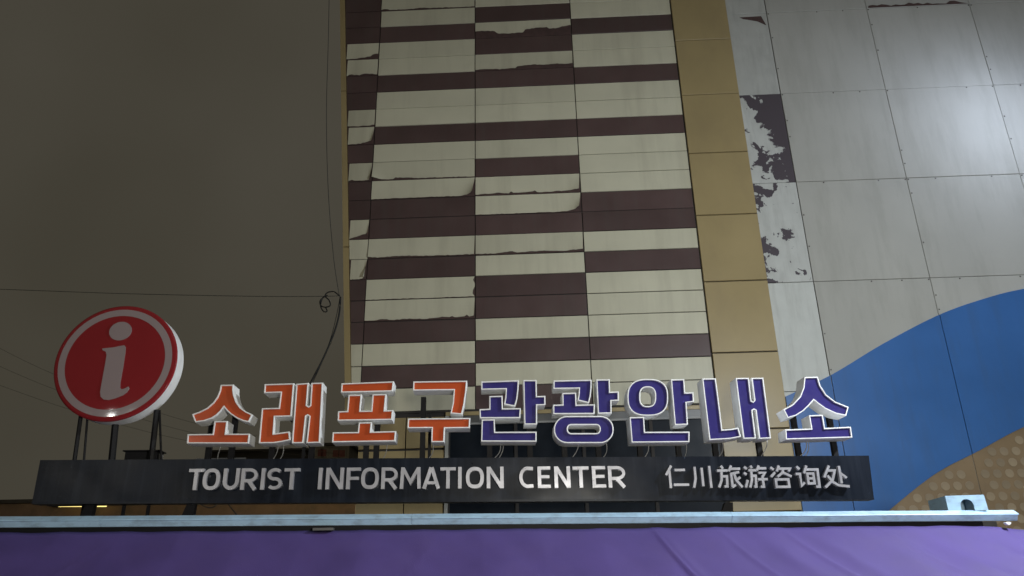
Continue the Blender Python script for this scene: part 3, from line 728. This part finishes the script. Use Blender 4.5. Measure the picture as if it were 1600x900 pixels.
def decal(polyrows, name):
    vs = []; fs = []
    return vs
ring = MB(); vs = []; fs = []
for rr_ in (0.81, 0.84, 0.87, 0.9, 0.925):
    for k in range(n):
        t = 2 * math.pi * k / n; x, z = RD * rr_ * math.cos(t), RD * rr_ * math.sin(t); vs.append((x, bulge(x, z), dc[1] - dz + z))
for q in range(4):
    for k in range(n): fs.append((q*n+k, (q+1)*n+k, (q+1)*n+(k+1) % n, q*n+(k+1) % n)[::-1])
ring.add(vs, fs).build('white_ring', M['pinkwhite'], disc, True)
zi = Z(40, 460, 2.5)
def D2(p): q = SIGN.uz(*zi(p), -0.014); return (q[0] - dc[0], q[1] - dz)
ipoly = [(300,212),(340,208),(386,199),(392,206),(391,225),(383,280),(371,345),(370,365),(376,371),(388,368),(402,360),(406,368),(396,383),(380,395),(350,407),(325,413),(305,411),(294,400),(292,382),(297,350),(311,275),(317,238),(314,224),(302,219)]
MB().prism(ccw([D2(p) for p in ipoly]), -0.0195, -0.012).build('letter_i_stem', M['pinkwhite'], disc)
ang = rad(-20)
dot = [(371 + 45*math.cos(t)*math.cos(ang) - 35*math.sin(t)*math.sin(ang), 144 + 45*math.cos(t)*math.sin(ang) + 35*math.sin(t)*math.cos(ang)) for t in [2*math.pi*k/36 for k in range(36)]]
MB().prism(ccw([D2(p) for p in dot]), -0.0195, -0.012).build('letter_i_dot', M['pinkwhite'], disc)
for px0, px1, w in ((126, 115, .018), (136, 131, .01), (181, 174, .03), (244, 235, .026), (248, 254, .01)):
    a = SIGN.uz(px0, 640, .13); c = SIGN.uz(px1, 722, .13)
    MB().tube([(a[0] - dc[0], .15, a[1] - dz), (c[0] - dc[0], .15, c[1] - dz - .1)], w, 6).build('post', M['post'], disc)

# transformers / boxes behind the board
for px0, px1, py0, py1, lab in ((193, 246, 705, 722, 'dark flat transformer box behind the board under the round sign'),):
    a = SIGN.uz(px0, py1, .25); c = SIGN.uz(px1, py0, .25)
    e = empty('transformer_box', SIGN.pos((a[0] + c[0]) / 2, a[1], .25), -SIGN.a); tag(e, lab, 'box')
    w, h = (c[0] - a[0]) / 2, c[1] - a[1]
    MB().cbox(-w, w, 0, .15, 0, h, .006).build('case', M['post'], e)
    MB().box(-w - .02, w + .02, -.01, .16, h + .001, h + .012).build('lid', M['post'], e)
    MB().box(w + .001, w + .02, .03, .1, h * .3, h * .8).build('terminal', M['wcable'], e)
    MB().box(-w * .8, -w * .7, .05, .1, -.55, -.001).build('stand', M['post'], e); MB().box(w * .7, w * .8, .05, .1, -.55, -.001).build('stand', M['post'], e)
# steel angle frame behind the letters
fr = empty('support_rack', SIGN.pos(0, 2.19), -SIGN.a); tag(fr, 'dark steel frame behind the board that carries the letters', 'rack')
MB().box(-3.85, 3.5, .17, .21, .28, .32).build('rail', M['post'], fr); MB().box(-3.85, 3.5, .17, .21, .5, .54).build('rail', M['post'], fr)
for x in (-3.55, -2.6): MB().box(x - .02, x + .02, .215, .25, 0.0, .6).build('upright', M['post'], fr)
# loose cables under the board, left of the middle
for k, (pts, lab) in enumerate((([(312, 786), (322, 796), (338, 796), (339, 784)], 'thin black cable looping out under the left of the board'),
                                ([(356, 786), (360, 793), (366, 799), (371, 806)], 'short black cable end hanging straight below the board'))):
    P3 = [SIGN.pos(*SIGN.uz(x, y, .1), .1) for x, y in pts]; q = []
    for i in range(17):
        t = i / 16; q.append(P3[0]*(1-t)**3 + P3[1]*3*t*(1-t)**2 + P3[2]*3*t*t*(1-t) + P3[3]*t**3)
    tag(MB().tube(q, .006, 6).build('cable', M['cable'], None, True), lab, 'cable')

# ------------------------------------------------------------------ overhead wires by the tower
WP = Plane(13.7, 2.04)
def wire(pts, r, lab, name='overhead_wire', pl=WP, k=8, group=None):
    P = [Vector(pl.pos(*pl.uz(x, y))) for x, y in pts]
    Q = [P[0]] + P + [P[-1]]; out = []
    for i in range(1, len(Q) - 2):
        for s in range(k):
            t = s / k; a, b_, c, d = Q[i-1:i+3]
            out.append(0.5 * ((2*b_) + (c - a) * t + (2*a - 5*b_ + 4*c - d) * t*t + (3*b_ - a - 3*c + d) * t**3))
    out.append(P[-1])
    return tag(MB().tube(out, r, 6).build(name, M['wire' if r < .007 else 'cable'], None, True), lab, 'cable', group)
wire([(-500, 436), (-200, 446), (0, 452), (200, 459), (400, 463), (505, 463), (531, 462)], .0065, 'thin overhead wire running level to the coil on the tower')
wire([(516, -90), (513, 60), (510, 180), (513, 300), (521, 400), (529, 455), (532, 466)], .0065, 'thin cable hanging down beside the tower edge')
wire([(532, 464), (530, 490), (522, 520), (505, 560), (486, 597), (455, 660)], .017, 'thick black cable swinging from tower edge down behind the letters', 'drop_cable')
wire([(531, 466), (526, 492), (517, 528), (503, 566), (489, 597), (470, 640)], .007, 'thin cable beside the thick drop cable', 'drop_cable')
wire([(531, 463), (522, 456), (512, 457), (508, 463), (514, 469), (516, 477), (509, 480), (502, 478), (500, 471), (506, 464), (512, 462), (504, 466), (501, 478), (506, 487), (511, 486), (509, 481)], .013, 'small tangled coil of black cable at the tower edge', 'cable_coil')
FP = Plane(30, 0)
for k, pts in enumerate(([(-60, 512), (85, 585), (300, 660), (520, 700)], [(-60, 545), (90, 610), (300, 676), (520, 708)], [(-60, 580), (110, 640), (300, 690), (520, 716)])):
    wire(pts, .006, ('highest', 'middle', 'lowest')[k] + ' of three faint overhead wires slanting down behind the round sign', pl=FP, group='faint wires behind the round sign')

# ------------------------------------------------------------------ dim buildings far behind on the left
def far_building(pl, px0, px1, pytop, depth, wallm, lab, wins=(), roof=.5, grp=None):
    a = pl.uz(px0, pytop); c = pl.uz(px1, pytop); h = (a[1] + c[1]) / 2; w = (c[0] - a[0])
    e = empty('low_building', pl.pos((a[0] + c[0]) / 2, 0), -pl.a); tag(e, lab, 'building', grp)
    MB().box(-w/2, w/2, 0, depth, 0, h).build('wall', wallm, e)
    MB().box(-w/2 - .15, w/2 + .15, -.2, depth + .2, h + .001, h + .12).build('roof', M['roofdark'], e)
    for px, py, ww, hh in wins:
        q = pl.uz(px, py)
        wx, wz = q[0] - (a[0] + c[0]) / 2, q[1]
        f = MB().box(wx - ww/2 - .06, wx + ww/2 + .06, -.05, -.001, wz - hh/2 - .06, wz + hh/2 + .06).build('window_frame', M['greywall'], e)
        MB().box(wx - ww/2, wx + ww/2, -.07, -.051, wz - hh/2, wz + hh/2).build('pane', M['redpane'], f)
    return e
B1 = Plane(34, 1); B2 = Plane(42, 1); B3 = Plane(26, 0)
far_building(B2, 330, 478, 706, 8, M['roofdark'], 'dark low building far behind the orange letters')
far_building(B1, 493, 546, 697, 6, M['greywall'], 'small grey house with dark red windows behind the orange letters', [(501, 708, .22, .3), (506.5, 708, .22, .3), (525, 709, .25, .3), (535, 709, .25, .3)])
bb = far_building(B3, -300, 588, 785, 5, M['brown'], 'long low brown wall building seen under the sign board')
q0 = B3.uz(92, 789.5, -.5); q1 = B3.uz(166, 789.5, -.5)
tl = tag(MB().tube([B3.pos(q0[0], q0[1], -.5), B3.pos(q1[0], q1[1], -.5)], .05, 8).build('tube_light', M['tubeY']), 'lit yellow tube light under the left end of the board', 'light')

# ------------------------------------------------------------------ inferred street lamps outside the frame, plus added fill lamps
def pole_lamp(x, y, h, ax, ay, watts, col, lab, radius=0.12, grp=None):
    e = empty('pole_lamp', (x, y, 0)); tag(e, lab, 'street lamp', grp)
    MB().tube([(0, 0, 0), (0, 0, h * .5), (0, 0, h + .25)], [.075, .06, .045], 12).build('pole', M['pole'], e, True)
    MB().tube([(0, 0, 0), (0, 0, .4)], .11, 12).build('base', M['pole'], e, True)
    MB().tube([(0, 0, h + .2), (ax * .5, ay * .5, h + .32), (ax, ay, h + .3)], .03, 8).build('arm', M['pole'], e, True)
    hd = MB(); hd.box(ax - .16, ax + .16, ay - .13, ay + .13, h + .2, h + .28); hdo = hd.build('lamp_head', M['pole'], e)
    MB().box(ax - .13, ax + .13, ay - .1, ay + .1, h + .175, h + .198).build('lens', M['lens'], hdo)
    l = bpy.data.lights.new('lamp', 'POINT'); l.energy = watts; l.color = col; l.shadow_soft_size = radius
    lo = bpy.data.objects.new('lamp_light', l); COL.objects.link(lo); lo.parent = e; lo.location = (ax, ay, h)
pole_lamp(6.6, 5.3, 5.6, -1.1, 0.0, 1350, (0.86, 0.93, 1.0), 'galvanised street lamp beside the kiosk end', .1)
pole_lamp(1.9, -0.4, 1.8, -.4, .1, 1080, (1.0, 0.96, 0.85), 'added low fill lamp behind the camera, standing in for market lights', .12)  # unseen fill lamp, added to light the sign and tower from low down
pole_lamp(11.2, 11.7, 10.5, -1.0, 0.0, 190, (0.66, 0.76, 1.0), 'tall street lamp in front of the white panel wall', .12)
pole_lamp(-9.5, -9.0, 5.2, .7, .6, 130, (1.0, 0.95, 0.85), 'galvanised street lamp at far end of the street', .07)
pole_lamp(-10.6, -9.0, 5.2, .7, .6, 130, (1.0, 0.95, 0.85), 'galvanised street lamp paired with the far end lamp', .07)
wl = empty('fill_wall_lamp', (-2.9, 16.0, 4.05)); tag(wl, 'added bracket lamp hidden behind the board to brighten the brown wall', 'lamp')  # lamp added out of sight to light the far brown wall
MB().box(-.03, .02, -.12, .12, -.2, .2).build('back_plate', M['pole'], wl)
MB().tube([(0, 0, 0), (-1.6, 0, .08), (-3.0, 0, .05)], .03, 8).build('arm', M['pole'], wl, True)
MB().cbox(-3.2, -2.9, -.12, .12, 0, .1, .02).build('hood', M['pole'], wl); MB().box(-3.17, -2.93, -.09, .09, -.03, -.001).build('lens', M['lens'], wl)
MB().box(-3.55, -2.55, -.34, -.3, -.5, .25).build('added_light_shield', M['pole'], wl); MB().box(-3.08, -3.02, -.3, -.1, .02, .06).build('shield_bracket', M['pole'], wl)  # plate added to keep this lamp's light off the backs of the letters
l = bpy.data.lights.new('lamp', 'POINT'); l.energy = 900; l.color = (1.0, 0.82, 0.5); l.shadow_soft_size = .1
lo = bpy.data.objects.new('lamp_light', l); COL.objects.link(lo); lo.parent = wl; lo.location = (-3.05, 0, -.15)
